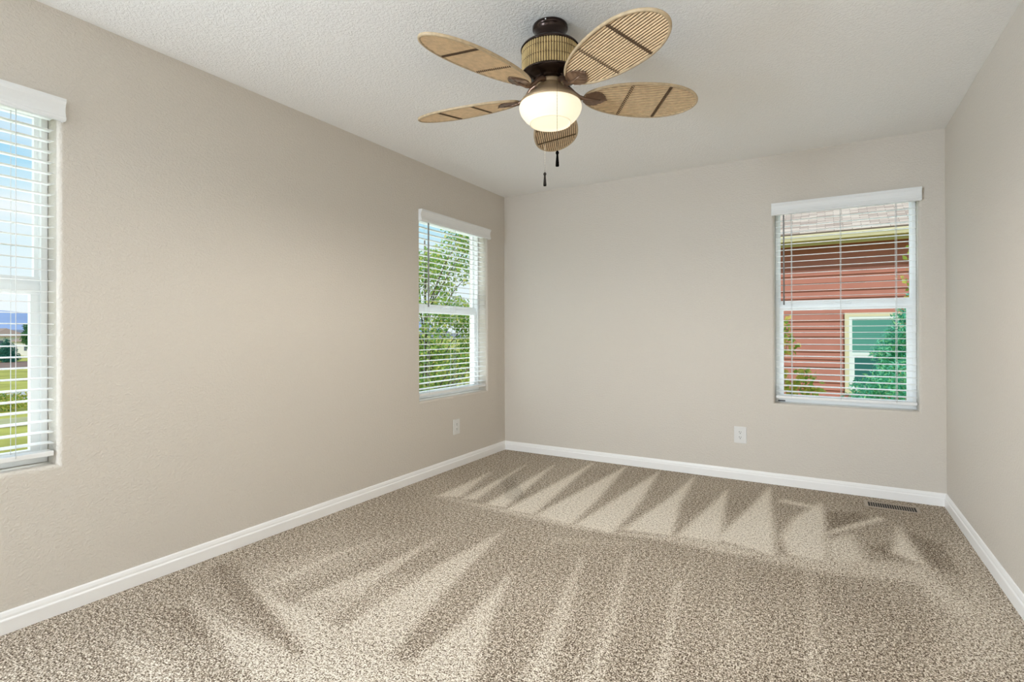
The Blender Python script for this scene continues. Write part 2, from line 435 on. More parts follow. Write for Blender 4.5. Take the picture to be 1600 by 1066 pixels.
l.new(nc.outputs['Fac'], u.inputs['Height']); l.new(u.outputs[0], b.inputs['Normal'])
me.materials.append(cp)
fo = bpy.data.objects.new('floor', me); COL.objects.link(fo); struct(fo)

# baseboards
BB = [(0, 0.0), (0.014, 0.0), (0.014, 0.050), (0.0125, 0.0535), (0.0095, 0.057), (0.0090, 0.066), (0.0075, 0.071), (0.0060, 0.077), (0.0035, 0.0815), (0, 0.083)]
for nm, A, B, U in (('baseboard_left', (0, RY, 0), (0, 0, 0), (1,0,0)), ('baseboard_back', (0.0, 0, 0), (RW, 0, 0), (0,-1,0)),
                    ('baseboard_right', (RW, RY, 0), (RW, 0, 0), (-1,0,0)), ('baseboard_front', (0, RY, 0), (RW, RY, 0), (0,1,0))):
    mb = MB(); mb.sweep([(u_, v_+0.001) for u_, v_ in BB], A, B, U, (0,0,1)); struct(mb.build(nm, M['trim']))

# ---------------------------------------------------------------- windows
def rect_frame(mb, x0, x1, z0, z1, y0, y1, w, wt=None, wb=None):
    wt = w if wt is None else wt; wb = w if wb is None else wb
    mb.box((x0, y0, z0), (x0+w, y1, z1)); mb.box((x1-w, y0, z0), (x1, y1, z1))
    mb.box((x0+w, y0, z1-wt), (x1-w, y1, z1)); mb.box((x0+w, y0, z0), (x1-w, y1, z0+wb))
def window(name, loc, rz, W):
    """local x along the wall, local y outward, local z up from the sill"""
    t = empty(name, loc, rz); struct(t)
    H = WH; zr = 0.735
    mb = MB(); rect_frame(mb, 0.0, W, 0.0, H, 0.100, 0.165, 0.018, wb=0.020)
    rect_frame(mb, 0.004, W-0.004, 0.004, H, 0.092, 0.101, 0.020, wb=0.022)
    mb.build('frame', M['vinyl'], t)
    mb = MB(); rect_frame(mb, 0.018, W-0.018, zr-0.032, H-0.018, 0.140, 0.164, 0.014, wb=0.050)
    mb.box((0.018, 0.130, zr-0.010), (W-0.018, 0.141, zr+0.026))
    us = mb.build('upper_sash', M['vinyl'], t)
    mb = MB(); mb.add([(0.03,0.151,zr+0.016),(W-0.03,0.151,zr+0.016),(W-0.03,0.151,H-0.03),(0.03,0.151,H-0.03)], [(0,1,2,3)]); mb.build('pane', M['glass'], us)
    mb = MB(); rect_frame(mb, 0.019, W-0.019, 0.020, zr-0.008, 0.108, 0.136, 0.034, wt=0.040, wb=0.036)
    mb.box((0.019, 0.101, zr-0.048), (W-0.019, 0.110, zr-0.040))
    ls = mb.build('lower_sash', M['vinyl'], t)
    mb = MB(); mb.add([(0.05,0.122,0.05),(W-0.05,0.122,0.05),(W-0.05,0.122,zr-0.04),(0.05,0.122,zr-0.04)], [(0,1,2,3)]); mb.build('pane', M['glass'], ls)
    mb = MB(); mb.box((W*0.5-0.055, 0.112, zr-0.008), (W*0.5+0.055, 0.130, zr+0.004), 0.003)
    mb.box((W*0.5-0.040, 0.114, zr+0.004), (W*0.5-0.008, 0.128, zr+0.013), 0.003)
    mb.tube([(W*0.5+0.005, 0.118, zr+0.004), (W*0.5+0.03, 0.112, zr+0.012), (W*0.5+0.045, 0.104, zr+0.012)], 0.004)
    mb.build('sash_lock', M['vinyl'], t)
    mb = MB(); mb.box((0.016, 0.0912, 0.006), (0.064, 0.0925, 0.016))
    mb.build('sticker', M['grey_label'], t)['label'] = 'small dark sticker on the bottom of the frame'
    return t
window('window_1', (0, W1[0], WZ), R(90), W1[1]-W1[0])
window('window_2', (0, W2[0], WZ), R(90), W2[1]-W2[0])
window('window_3', (W3[0], 0, WZ), 0.0, W3[1]-W3[0])

# ---------------------------------------------------------------- blinds
def blind(loc, rz, W, label, cords, wand_x, wand_len):
    t = empty('window_blind', loc, rz)
    tag(t, label, 'blind', 'white slatted blinds in the three windows')
    # valance in front of the head rail, with returns to the wall
    za, zb = 1.385, 1.473
    prof = [(-0.012, za), (-0.028, za), (-0.034, za+0.006), (-0.034, za+0.012), (-0.030, za+0.018), (-0.026, za+0.036), (-0.026, za+0.052), (-0.029, za+0.066), (-0.036, za+0.076), (-0.036, zb), (-0.012, zb)]
    mb = MB()
    mb.sweep([(-u_, v_) for u_, v_ in prof], (-0.016, 0, 0), (W+0.016, 0, 0), (0,-1,0), (0,0,1))
    for x0, x1 in ((-0.016, -0.009), (W+0.009, W+0.016)):
        mb.box((x0, -0.012, za), (x1, -0.0005, zb))
    mb.build('valance', M['blind'], t)
    mb = MB(); mb.box((0.006, 0.008, 1.400), (W-0.006, 0.066, 1.447)); mb.build('head_rail', M['blind'], t)
    yc = 0.038; tilt = R(3.0)
    ns = 30; z0 = 0.088; dz = 0.0435
    pts = []
    for k in range(5):
        s = -1 + 2*k/4
        pts.append((s*0.025, 0.0009*(1-s*s)))
    prof = [(y, z+0.0012) for y, z in pts] + [(y, z-0.0012) for y, z in reversed(pts)]
    ct, s_t = math.cos(tilt), math.sin(tilt)
    smb = MB(); smb.sweep([(y*ct - z*s_t, -(y*s_t) * -1 + z*ct) for y, z in prof], (0.008, 0, 0), (W-0.008, 0, 0), (0,1,0), (0,0,1))
    first = None
    for i in range(ns):
        if first is None:
            s_ = smb.build('slat', M['blind'], t); first = s_
        else:
            s_ = first.copy(); COL.objects.link(s_); s_.parent = t
        s_.location = (0, yc, z0 + i*dz)
    mb = MB(); mb.box((0.008, yc-0.026, 0.036), (W-0.008, yc+0.026, 0.056), 0.003)
    mb.build('bottom_rail', M['blind'], t)
    for x in cords:
        mb = MB()
        for yy in (-0.0265, 0.0265):
            mb.tube([(x, yc+yy, 0.046), (x, yc+yy, 1.40)], 0.0011, 6)
        for i in range(ns):
            mb.tube([(x, yc-0.0265, z0+i*dz-0.002), (x, yc+0.0265, z0+i*dz-0.002)], 0.0006, 4)
        mb.tube([(x+0.006, yc-0.004, 0.05), (x+0.006, yc-0.004, 1.40)], 0.0009, 6)
        mb.build('ladder_cord', M['cord'], t)
    mb = MB(); mb.tube([(wand_x, -0.004, 1.41), (wand_x, -0.002, 1.38), (wand_x, -0.002, 1.38-wand_len)], [0.002, 0.0050, 0.0052], 8)
    mb.build('wand', M['wand'], t)
    return t
w1 = W1[1]-W1[0]; w2 = W2[1]-W2[0]; w3 = W3[1]-W3[0]
blind((0, W1[0], WZ), R(90), w1, 'white slatted blind cut off at the left edge, sky and meadow behind it', [0.125, w1/2, w1-0.125], 0.07, 0.64)
blind((0, W2[0], WZ), R(90), w2, 'white slatted blind in the left wall near the corner, green tree behind it', [0.125, w2/2, w2-0.125], 0.10, 0.65)
blind((W3[0], 0, WZ), 0.0, w3, 'white slatted blind in the back wall window, red house behind it', [0.110, w3/2-0.01, w3-0.118], 0.063, 0.655)

# ---------------------------------------------------------------- outlets
def outlet(loc, rz, label):
    t = empty('wall_outlet', loc, rz)
    tag(t, label, 'outlet', 'duplex wall outlets')
    w, h = 0.088, 0.126
    mb = MB(); mb.box((-w/2, -0.006, -h/2), (w/2, -0.0002, h/2), 0.0022); mb.build('cover_plate', M['plastic'], t)
    for s in (1, -1):
        mb = MB(); cz = s*0.0195; vs = []
        n_ = 20
        for y in (-0.0056, -0.0078):
            for k in range(n_):
                a = 2*PI*k/n_
                vs.append((max(-0.0150, min(0.0150, 0.0175*math.cos(a))), y, cz + max(-0.0140, min(0.0140, 0.0175*math.sin(a)))))
        fs = [(k, (k+1) % n_, n_+(k+1) % n_, n_+k) for k in range(n_)] + [tuple(range(n_, 2*n_))]
        mb.add(vs, fs); rc = mb.build('receptacle', M['plastic'], t)
        mb = MB(); mb.box((-0.0080, -0.0083, cz-0.001), (-0.0050, -0.0077, cz+0.0085)); mb.box((0.0050, -0.0083, cz-0.0005), (0.0075, -0.0077, cz+0.0075))
        mb.tube([(0, -0.0083, cz-0.0075), (0, -0.0077, cz-0.0075)], 0.0031, 12)
        mb.build('slots', M['slot'], rc)
    mb = MB(); mb.tube([(0, -0.0068, 0), (0, -0.0055, 0)], 0.0028, 12); mb.build('screw', M['plastic'], t)
outlet((2.109, 0, 0.344), 0.0, 'white wall outlet low on the back wall')
outlet((0, -0.782, 0.340), R(90), 'white wall outlet low on the left wall, under the window by the corner')

# ---------------------------------------------------------------- floor register
t = empty('floor_vent', (3.030, -0.196, 0.0))
tag(t, 'beige metal floor vent with black slots, in the carpet by the back wall', 'vent')
hw, hd = 0.146, 0.072
mb = MB()
for a, b in (((-hw,-hd,0.0005),(hw,-hd+0.018,0.0065)), ((-hw,hd-0.018,0.0005),(hw,hd,0.0065)), ((-hw,-hd+0.018,0.0005),(-hw+0.020,hd-0.018,0.0065)), ((hw-0.020,-hd+0.018,0.0005),(hw,hd-0.018,0.0065))):
    mb.box(a, b, 0.002)
mb.build('frame', M['vent'], t)
mb = MB(); mb.box((-hw+0.01, -hd+0.01, 0.0004), (hw-0.01, hd-0.01, 0.0012)); mb.build('backplate', M['slot'], t)['label'] = 'duct shade painted on the opening under the slots'  # flat black plate painted as the shade inside the duct
nl = 19
for k in range(nl):
    x = -hw+0.020 + (k+1)*(2*hw-0.040)/(nl+1)
    mb = MB(); mb.box((x-0.0017, -hd+0.016, 0.0046), (x+0.0017, hd-0.016, 0.0058)); mb.build('louver', M['vent'], t)
# ================================================================= CEILING FAN
FX, FY = 1.655, -2.320
fan = empty('ceiling_fan', (FX, FY, RH))
tag(fan, 'tropical ceiling fan with five woven cane blades, bronze motor and lit frosted globe', 'ceiling fan')
def L(prof, name, m, parent=fan, n=64):
    mb = MB(); mb.lathe(prof, n); return mb.build(name, m, parent)
L([(0.0,-0.0005),(0.074,-0.0005),(0.0755,-0.004),(0.0755,-0.014),(0.073,-0.017),(0.071,-0.019),(0.068,-0.026),(0.066,-0.036),(0.067,-0.048),(0.071,-0.058),(0.071,-0.062),(0.0,-0.064)], 'canopy', M['bronze'])
for k in range(4):
    a = R(-78 + 90*k)
    mb = MB(); c = Vector((0.0755*math.cos(a), 0.0755*math.sin(a), -0.009)); d = Vector((math.cos(a), math.sin(a), 0))
    mb.tube([c, c+d*0.003], [0.0035, 0.0025], 10); mb.build('canopy_screw', M['plastic'], fan)
L([(0.0,-0.058),(0.048,-0.058),(0.062,-0.061),(0.085,-0.070),(0.107,-0.082),(0.121,-0.093),(0.1265,-0.101),(0.1265,-0.105),(0.121,-0.106),(0.0,-0.106)], 'motor_cap', M['bronze'])
# cane wrapped motor housing
ns = 68; mb = MB(); r0 = 0.1195; rs = 2*PI*r0/ns/2*0.70
for k in range(ns):
    a = 2*PI*k/ns
    c = Vector((r0*math.cos(a), r0*math.sin(a), 0)); d = Vector((math.cos(a), math.sin(a), 0)); s = Vector((-math.sin(a), math.cos(a), 0))
    vs = []
    for z in (-0.106, -0.145, -0.185, -0.212):
        for j in range(5):
            b = PI*j/4
            vs.append(c + s*(rs*math.cos(b)) + d*(rs*0.8*math.sin(b)) + Vector((0,0,z)))
    fs = [(i*5+j, i*5+j+1, (i+1)*5+j+1, (i+1)*5+j) for i in range(3) for j in range(4)]
    mb.add(vs, fs, True)
hs = mb.build('motor_housing', M['cane_housing'], fan)
hs['label'] = 'cane wrapped motor housing'
L([(0.1185,-0.105),(0.1185,-0.213)], 'housing_core', M['cane_gap'], hs)
for z in (-0.130, -0.168):
    mb = MB()
    for k in range(ns):
        a = 2*PI*(k+0.5)/ns
        p = [(0.1245*math.cos(a+q), 0.1245*math.sin(a+q), z+dz) for q, dz in ((-0.030, 0.0022), (0.030, -0.0022))]
        mb.tube(p, 0.0011, 5)
    mb.build('stitching', M['cane_gap'], hs)
L([(0.0,-0.206),(0.1235,-0.206),(0.1265,-0.210),(0.1265,-0.214),(0.122,-0.219),(0.108,-0.224),(0.096,-0.226),(0.078,-0.2275),(0.074,-0.229),(0.071,-0.234),(0.066,-0.2375),(0.0,-0.2375)], 'motor_base', M['bronze'])
L([(0.0,-0.2375),(0.057,-0.2375),(0.058,-0.240),(0.058,-0.252),(0.0555,-0.2545),(0.0,-0.2545)], 'switch_housing', M['bronze_dull'])
lk = L([(0.0,-0.2545),(0.052,-0.2545),(0.056,-0.257),(0.060,-0.266),(0.068,-0.276),(0.083,-0.289),(0.103,-0.303),(0.121,-0.317),(0.130,-0.328),(0.1315,-0.337),(0.129,-0.337),(0.127,-0.331)], 'light_fitter', M['bronze_dull'])
L([(0.127,-0.331),(0.118,-0.324),(0.06,-0.315),(0.0,-0.312)], 'dark_liner', M['slot'], lk)  # unseen dark liner, added to dim the fitter's underside above the globe
gl = L([(0.124,-0.334),(0.1305,-0.337),(0.1335,-0.345),(0.1330,-0.356),(0.1285,-0.370),(0.1200,-0.384),(0.1090,-0.397),(0.0980,-0.4065),(0.0905,-0.4125),(0.0870,-0.4165),(0.0840,-0.4160),(0.0815,-0.4120),(0.0780,-0.4118),(0.060,-0.4165),(0.035,-0.4205),(0.012,-0.4220),(0.0,-0.4222)], 'lamp_shade', M['globe'], fan, 72)
gl['label'] = 'glowing frosted glass globe'
ring = [(0.0868+0.0028*math.cos(2*PI*k/10), -0.4162+0.0022*math.sin(2*PI*k/10)) for k in range(11)]
L(ring, 'moulded_ring', M['globe_ring'], gl, 72)
lb = lamp('fan_lamp_light', 'SPOT', (FX, FY, RH-0.436), LAMP_W, (1.0, 0.95, 0.87), shadow_soft_size=0.0, spot_size=R(180), spot_blend=0.50)

# blades
def blade_outline(k, n=72):
    pass
R0, R1, WB = 0.150, 0.674, 0.1125   # root, tip, half width
LB = R1 - R0
def half_w(t):
    pk = 0.58
    if t < pk: q = 1-(t/pk)
    else: q = (t-pk)/(1-pk)
    e_ = 2.0 if t < pk else 2.15
    return WB * max(0.0, 1-abs(q)**e_)**0.5
def t_range(v):
    """where the blade is wider than |v|"""
    lo, hi = 0.0, 1.0; a, b = 0.0, 0.58
    for _ in range(30):
        c = (a+b)/2
        if half_w(c) < abs(v): a = c
        else: b = c
    lo = b; a, b = 0.58, 1.0
    for _ in range(30):
        c = (a+b)/2
        if half_w(c) < abs(v): b = c
        else: a = c
    return lo, a
def make_blade(name='blade'):
    nsl = 21; sw = 2*WB/nsl
    mb = MB()
    for i in range(nsl):
        v = -WB + (i+0.5)*sw
        vv = min(abs(v)+sw*0.25, WB*0.995)
        lo, hi = t_range(vv)
        x0, x1 = R0 + LB*lo + 0.002, R0 + LB*hi - 0.002
        if x1 - x0 < 0.02: continue
        vs = []
        xs = [x0 + (x1-x0)*q/6 for q in range(7)]
        for x in xs:
            for j in range(6):
                b = PI*j/5
                vs.append((x, v + sw*0.33*math.cos(b), -0.0015 - 0.0030*math.sin(b)))
        fs = [(q*6+j, q*6+j+1, (q+1)*6+j+1, (q+1)*6+j) for q in range(6) for j in range(5)]
        mb.add(vs, fs, True)
    bl = mb.build(name, M['cane'], fan)
    # backing panel
    N = 80; ring = []
    for q in range(N):
        s = 2*PI*q/N
        t = 0.5 - 0.5*math.cos(s); w = half_w(t)*(1 if s < PI else -1)
        ring.append((R0+LB*t, w))
    mb = MB()
    vs = [(x, y, -0.0015) for x, y in ring] + [(x, y, 0.0025) for x, y in ring]
    mb.add(vs, [tuple(range(N))[::-1], tuple(range(N, 2*N))] + [(q, (q+1) % N, N+(q+1) % N, N+q) for q in range(N)])
    mb.build('panel', M['cane_gap'], bl)
    mb = MB(); pts = [(x, y, -0.0015) for x, y in ring]
    # flat rim, slightly proud of the slats
    inner = []
    for q in range(N):
        a = Vector(pts[q-1]); b = Vector(pts[(q+1) % N]); tn = (b-a).normalized(); nrm = Vector((-tn.y, tn.x, 0))
        c = Vector((R0+LB*0.52, 0, pts[q][2])) - Vector(pts[q])
        if nrm.dot(c) < 0: nrm = -nrm
        inner.append(nrm)
    vs = []; prf = [(-0.002, 0.004), (-0.003, 0.0), (-0.002, -0.0045), (0.002, -0.0062), (0.0065, -0.0055), (0.0075, -0.001)]
    for q in range(N):
        for u_, z_ in prf:
            p_ = Vector(pts[q]) + inner[q]*u_; vs.append((p_.x, p_.y, p_.z+z_))
    m_ = len(prf)
    fs = [(q*m_+j, q*m_+j+1, ((q+1) % N)*m_+j+1, ((q+1) % N)*m_+j) for q in range(N) for j in range(m_-1)]
    mb.add(vs, fs, True)
    mb.build('rim', M['cane_rim'], bl)
    # two twisted stitch rows across
    for rr in (0.335, 0.505):
        w = half_w((rr-R0)/LB) - 0.006; mb = MB()
        k = 0; v = -w
        while v < w:
            mb.tube([(rr-0.0036, v, -0.0050), (rr+0.0036, v+sw*0.28, -0.0058)], 0.0016, 5)
            mb.tube([(rr+0.0050, v+sw*0.5, -0.0050), (rr+0.0105, v+sw*0.78, -0.0056)], 0.0014, 5)
            v += sw*0.5 if rr > 0.4 else sw
        mb.tube([(rr, -w, -0.0050), (rr, w, -0.0050)], 0.0009, 6)
        mb.build('stitching', M['cane_gap'], bl)
    # leaf shaped iron
    N2 = 26; x0, x1 = 0.150, 0.250
    mb = MB(); cols = 14; rows = 16
    grid = []
    for i in range(rows+1):
        t = i/rows
        w = 0.044*math.sin(PI*min(1, (0.10+0.90*t))**0.95)**0.75 if t < 1 else 0.0
        w = max(w, 0.008 if t < 0.5 else 0.0)
        w *= 1 + 0.05*math.sin(t*PI*12)
        for j in range(cols+1):
            s = -1 + 2*j/cols
            x = x0 + (x1-x0)*t + 0.006*(1-abs(s))
            vein = 0.0012*math.sin((t*9 - abs(s)*3.0)*PI)
            grid.append((x, s*w, -0.0075 - 0.0045*(1-s*s) - vein*(1-abs(s)*0.3)))
    C1 = cols+1
    fs = [(i*C1+j, i*C1+j+1, (i+1)*C1+j+1, (i+1)*C1+j) for i in range(rows) for j in range(cols)]
    top = [(x, y, -0.0058) for x, y, z in grid]
    mb.add(grid, fs, True); mb.add(top, [f[::-1] for f in fs], False)
    edge = [grid[i*C1] for i in range(rows+1)] + [grid[i*C1+cols] for i in range(rows, -1, -1)]
    mb.tube(edge, 0.0016, 6, cap=False)
    pts = [(0.046, 0, 0.048), (0.066, 0, 0.047), (0.085, 0, 0.038), (0.108, 0, 0.014), (0.130, 0, -0.004), (0.155, 0, -0.010), (0.185, 0, -0.0125), (0.225, 0, -0.0115)]
    mb.tube(pts, [0.012, 0.0125, 0.010, 0.0090, 0.0095, 0.0085, 0.006, 0.002], 10)
    mb.build('blade_iron', M['bronze_iron'], bl)
    return bl
proto = make_blade()
BZ = 2.147 - RH
kids = list(proto.children)
for k in range(5):
    if k == 0: b_ = proto
    else:
        b_ = proto.copy(); COL.objects.link(b_); b_.parent = fan
        for c in kids:
            d_ = c.copy(); COL.objects.link(d_); d_.parent = b_
    a = R(-31.19 + 72*k)
    droop = BLADE_DROOP[k]
    Mx = Matrix.Rotation(a, 4, 'Z') @ Matrix.Translation((0, 0, BZ)) @ Matrix.Rotation(droop, 4, 'Y') @ Matrix.Rotation(R(-BLADE_PITCH), 4, 'X')
    b_.matrix_local = Mx
# pull chains
vd = Vector((0.445, -0.895, 0)); sd = Vector((0.895, 0.445, 0))
for s, q in ((1, 0.027), (-1, -0.026)):
    c0 = vd*s
    pts = [c0*0.056 + sd*q + Vector((0,0,-0.246)), c0*0.066 + sd*q + Vector((0,0,-0.252)), c0*0.085 + sd*q + Vector((0,0,-0.275)), c0*0.120 + sd*q + Vector((0,0,-0.300)), c0*0.1375 + sd*q + Vector((0,0,-0.325)), c0*0.139 + sd*q + Vector((0,0,-0.36)), c0*0.139 + sd*q + Vector((0,0,-0.585))]
    mb = MB(); mb.tube(pts, 0.0006, 6)
    for i in range(20):
        p_ = pts[-2].lerp(pts[-1], i/19); mb.tube([p_+Vector((0,0,0.0012)), p_-Vector((0,0,0.0012))], 0.0010, 6)
    ch = mb.build('pull_chain', M['chain'], fan)
    p_ = pts[-1]
    mb = MB(); mb.lathe([(0,0.004),(0.0035,0.003),(0.0065,-0.002),(0.0070,-0.006),(0.0045,-0.011),(0.0040,-0.014),(0.0052,-0.028),(0.0066,-0.045),(0.0072,-0.056),(0.0066,-0.059),(0,-0.059)], 16, c=(p_.x, p_.y, p_.z))
    mb.build('fob', M['fob'], ch)['label'] = 'black tassel shaped pull'
# ================================================================= OUTSIDE
GZ = -2.6
M['meadow'] = mat('meadow_grass', srgb(204, 196, 100), 0.95, spec=0.1, var=(0.35, 0.62, 6))
M['siding'] = mat('red_brown_siding', srgb(190, 126, 110), 0.75, spec=0.2, var=(3, 0.93, 3))
M['cream'] = mat('cream_paint', srgb(226, 214, 178), 0.6)
M['olive'] = mat('olive_soffit', srgb(178, 162, 100), 0.7)
M['white_out'] = mat('white_outdoor_vinyl', srgb(235, 240, 238), 0.5)
M['teal'] = mat('teal_shade', srgb(96, 160, 146), 0.25)
M['teal_dark'] = mat('teal_dark_pane', srgb(58, 112, 108), 0.15)
M['bark'] = mat('grey_bark', srgb(120, 112, 98), 0.9, var=(9, 0.7, 4))
M['soil'] = mat('brown_soil', srgb(150, 118, 100), 0.95, var=(0.8, 0.8, 4))
M['path'] = mat('pale_path', srgb(205, 200, 190), 0.9, var=(1.5, 0.9, 3))
M['dry'] = mat('dry_grass', srgb(205, 196, 140), 0.95, var=(0.6, 0.75, 5))
M['mountain'] = mat('haze_blue_mountain', srgb(166, 182, 214), 1.0, spec=0.0, var=(0.02, 0.86, 6))  # the haze of distance is painted into this blue
M['foothill'] = mat('dark_foothill', srgb(150, 152, 158), 1.0, spec=0.0, var=(0.05, 0.8, 4))
M['far_roof'] = mat('far_brown_roof', srgb(165, 140, 124), 0.9)
M['far_wall'] = mat('far_house_wall', srgb(225, 220, 215), 0.9)
M['far_dark'] = mat('far_dark_window', srgb(90, 100, 115), 0.6)

# roof shingles: courses of little tabs in mixed grey, pink and brown
sh = bpy.data.materials.new('roof_shingles'); sh.use_nodes = True
n = sh.node_tree.nodes; l = sh.node_tree.links; b = n['Principled BSDF']; b.inputs['Roughness'].default_value = 0.95
t = n.new('ShaderNodeTexCoord')
br = n.new('ShaderNodeTexBrick'); br.inputs['Scale'].default_value = 1.0; br.inputs['Brick Width'].default_value = 0.30; br.inputs['Row Height'].default_value = 0.075; br.inputs['Mortar Size'].default_value = 0.006
br.inputs['Color1'].default_value = (*srgb(226, 206, 186), 1); br.inputs['Color2'].default_value = (*srgb(172, 146, 130), 1); br.inputs['Mortar'].default_value = (*srgb(150, 132, 118), 1)
br.inputs['Bias'].default_value = -0.1
l.new(t.outputs['Object'], br.inputs['Vector']); l.new(br.outputs['Color'], b.inputs['Base Color'])
M['shingle'] = sh

def leaf_mat(name, cols):
    m = bpy.data.materials.new(name); m.use_nodes = True
    n = m.node_tree.nodes; l = m.node_tree.links; b = n['Principled BSDF']; b.inputs['Roughness'].default_value = 0.6
    gi = n.new('ShaderNodeAttribute'); gi.attribute_name = 'tone'
    r = n.new('ShaderNodeValToRGB'); l.new(gi.outputs['Fac'], r.inputs[0]); l.new(r.outputs[0], b.inputs['Base Color'])
    e = r.color_ramp.elements; e[0].color = (*cols[0], 1); e[1].color = (*cols[-1], 1)
    for i, c in enumerate(cols[1:-1]):
        k = e.new((i+1)/(len(cols)-1)); k.color = (*c, 1)
    o = n['Material Output']; tr = n.new('ShaderNodeBsdfTranslucent'); l.new(r.outputs[0], tr.inputs[0])
    mx = n.new('ShaderNodeMixShader'); mx.inputs[0].default_value = 0.4
    l.new(b.outputs[0], mx.inputs[1]); l.new(tr.outputs[0], mx.inputs[2]); l.new(mx.outputs[0], o.inputs[0])
    return m
M['leaf'] = leaf_mat('aspen_leaves', [srgb(100, 155, 75), srgb(145, 190, 95), srgb(190, 208, 105), srgb(228, 220, 130)])
M['leaf2'] = leaf_mat('yellow_green_leaves', [srgb(110, 150, 60), srgb(165, 185, 80), srgb(205, 195, 95), srgb(220, 190, 110)])
M['needle'] = leaf_mat('blue_green_needles', [srgb(70, 160, 125), srgb(105, 205, 170), srgb(150, 235, 205), srgb(175, 235, 160)])
M['needle_far'] = leaf_mat('dark_teal_needles', [srgb(30, 90, 80), srgb(50, 130, 110), srgb(90, 160, 130)])
M['bush'] = leaf_mat('dark_bush_leaves', [srgb(40, 90, 60), srgb(70, 130, 80), srgb(120, 160, 80)])

def foliage(name, centres, n_leaf, size, m, parent, rnd, elong=1.6, shell=0.35):
    """leaves as small bent two-face blades scattered in the clumps (centre, radii)"""
    vs = []; fs = []; tone = []
    wts = [c[1][0]*c[1][1]*c[1][2] for c in centres]; tot = sum(wts)
    for (c, rad), w in zip(centres, wts):
        for _ in range(max(1, int(n_leaf*w/tot))):
            while True:
                p = Vector((rnd.uniform(-1,1), rnd.uniform(-1,1), rnd.uniform(-1,1)))
                if shell*rnd.random() < p.length < 1: break
            q = Vector((c[0]+p.x*rad[0], c[1]+p.y*rad[1], c[2]+p.z*rad[2]))
            d = Vector((rnd.gauss(0,1), rnd.gauss(0,1), rnd.gauss(0,1))).normalized()
            s = d.cross(Vector((rnd.gauss(0,1), rnd.gauss(0,1), rnd.gauss(0,1)))).normalized()
            nrm = d.cross(s)
            L_ = size*rnd.uniform(0.7, 1.3); Wd = L_/elong
            k = len(vs)
            vs += [q, q + d*L_*0.45 + s*Wd*0.5 + nrm*L_*0.08, q + d*L_, q + d*L_*0.45 - s*Wd*0.5 + nrm*L_*0.08]
            fs += [(k, k+1, k+2), (k, k+2, k+3)]
            tn = rnd.random(); tone += [tn]*4
    me = bpy.data.meshes.new(name); me.from_pydata([tuple(v) for v in vs], [], fs)
    a = me.attributes.new('tone', 'FLOAT', 'POINT'); a.data.foreach_set('value', tone)
    me.materials.append(m)
    o = bpy.data.objects.new(name, me); COL.objects.link(o); o.parent = parent
    return o

# ground
gnd = MB(); gnd.box((-600, -60, GZ-0.5), (60, 500, GZ)); struct(gnd.build('ground', M['meadow']))['label'] = 'yellow green meadow'

# --- neighbour's house
NX0, NX1, NY = -1.2, 9.0, 8.3
hz = empty('house', (3.0, NY, GZ))
tag(hz, 'red brown lap sided house with cream eave and shingle roof beyond the back window', 'house')
def W_(x, y, z): return (x-3.0, y-NY, z-GZ)
mb = MB(); c_h = 0.158; zt = 3.02; k = 0; z = GZ
vs = []
while z < zt:
    z1 = min(z+c_h, zt)
    # each course leans out at its foot
    mb.add([W_(NX0, NY-0.032, z), W_(NX1, NY-0.032, z), W_(NX1, NY-0.002, z1), W_(NX0, NY-0.002, z1)], [(0,1,2,3)])
    mb.add([W_(NX0, NY-0.032, z), W_(NX1, NY-0.032, z), W_(NX1, NY, z), W_(NX0, NY, z)], [(3,2,1,0)])
    z = z1
mb.box(W_(NX0, NY, GZ), W_(NX1, NY+7, zt)); mb.build('siding', M['siding'], hz)
ye = NY-0.52
mb = MB(); mb.box(W_(NX0-0.4, ye, 3.00), W_(NX1+0.4, NY+0.02, 3.02)); mb.box(W_(NX0-0.4, ye+0.0, 2.86), W_(NX1+0.4, ye+0.03, 3.02)); mb.build('soffit', M['olive'], hz)
mb = MB(); mb.sweep([(0,0),(0.10,0.0),(0.115,0.05),(0.125,0.06),(0.125,0.115),(0.11,0.115),(0.10,0.02),(0.01,0.02),(0.01,0.115),(0,0.115)], W_(NX0-0.4, ye, 2.955), W_(NX1+0.4, ye, 2.955), (0,-1,0), (0,0,1))
mb.build('gutter', M['cream'], hz)
rl = 7.2; ang = R(27)
mb = MB(); mb.box((-5.2, 0, 0), (6.6, rl, 0.06))
ro = mb.build('roof', M['shingle'], hz); ro.location = W_(3.0, ye-0.06, 3.055); ro.rotation_euler = (ang, 0, 0)
# its window
wx0, wx1, wz0, wz1 = 3.155, 3.87, 0.0, 1.385
hw_ = MB(); rect_frame(hw_, wx0-0.125-3.0, wx1+0.125-3.0, wz0-0.125-GZ, wz1+0.125-GZ, -0.075, -0.005, 0.075)
fw_ = hw_.build('window', M['cream'], hz)
mb = MB(); rect_frame(mb, wx0-0.05-3.0, wx1+0.05-3.0, wz0-0.05-GZ, wz1+0.05-GZ, -0.068, -0.01, 0.052); mb.box(W_(wx0, NY-0.065, 0.66), W_(wx1, NY-0.012, 0.715))
rect_frame(mb, wx0-3.0, wx1-3.0, wz0-GZ, 0.66-GZ, -0.058, -0.012, 0.04)
mb.build('frame', M['white_out'], fw_)
mb = MB(); mb.box(W_(wx0, NY-0.042, 0.70), W_(wx1, NY-0.036, wz1))
k_ = 0
for i in range(14):
    zz = 0.73 + i*0.047; mb.box(W_(wx0, NY-0.046, zz), W_(wx1, NY-0.042, zz+0.038))
mb.build('pane', M['teal'], fw_)
mb = MB(); mb.box(W_(wx0+0.03, NY-0.042, 0.02), W_(wx1-0.03, NY-0.036, 0.68)); mb.build('pane', M['teal_dark'], fw_)

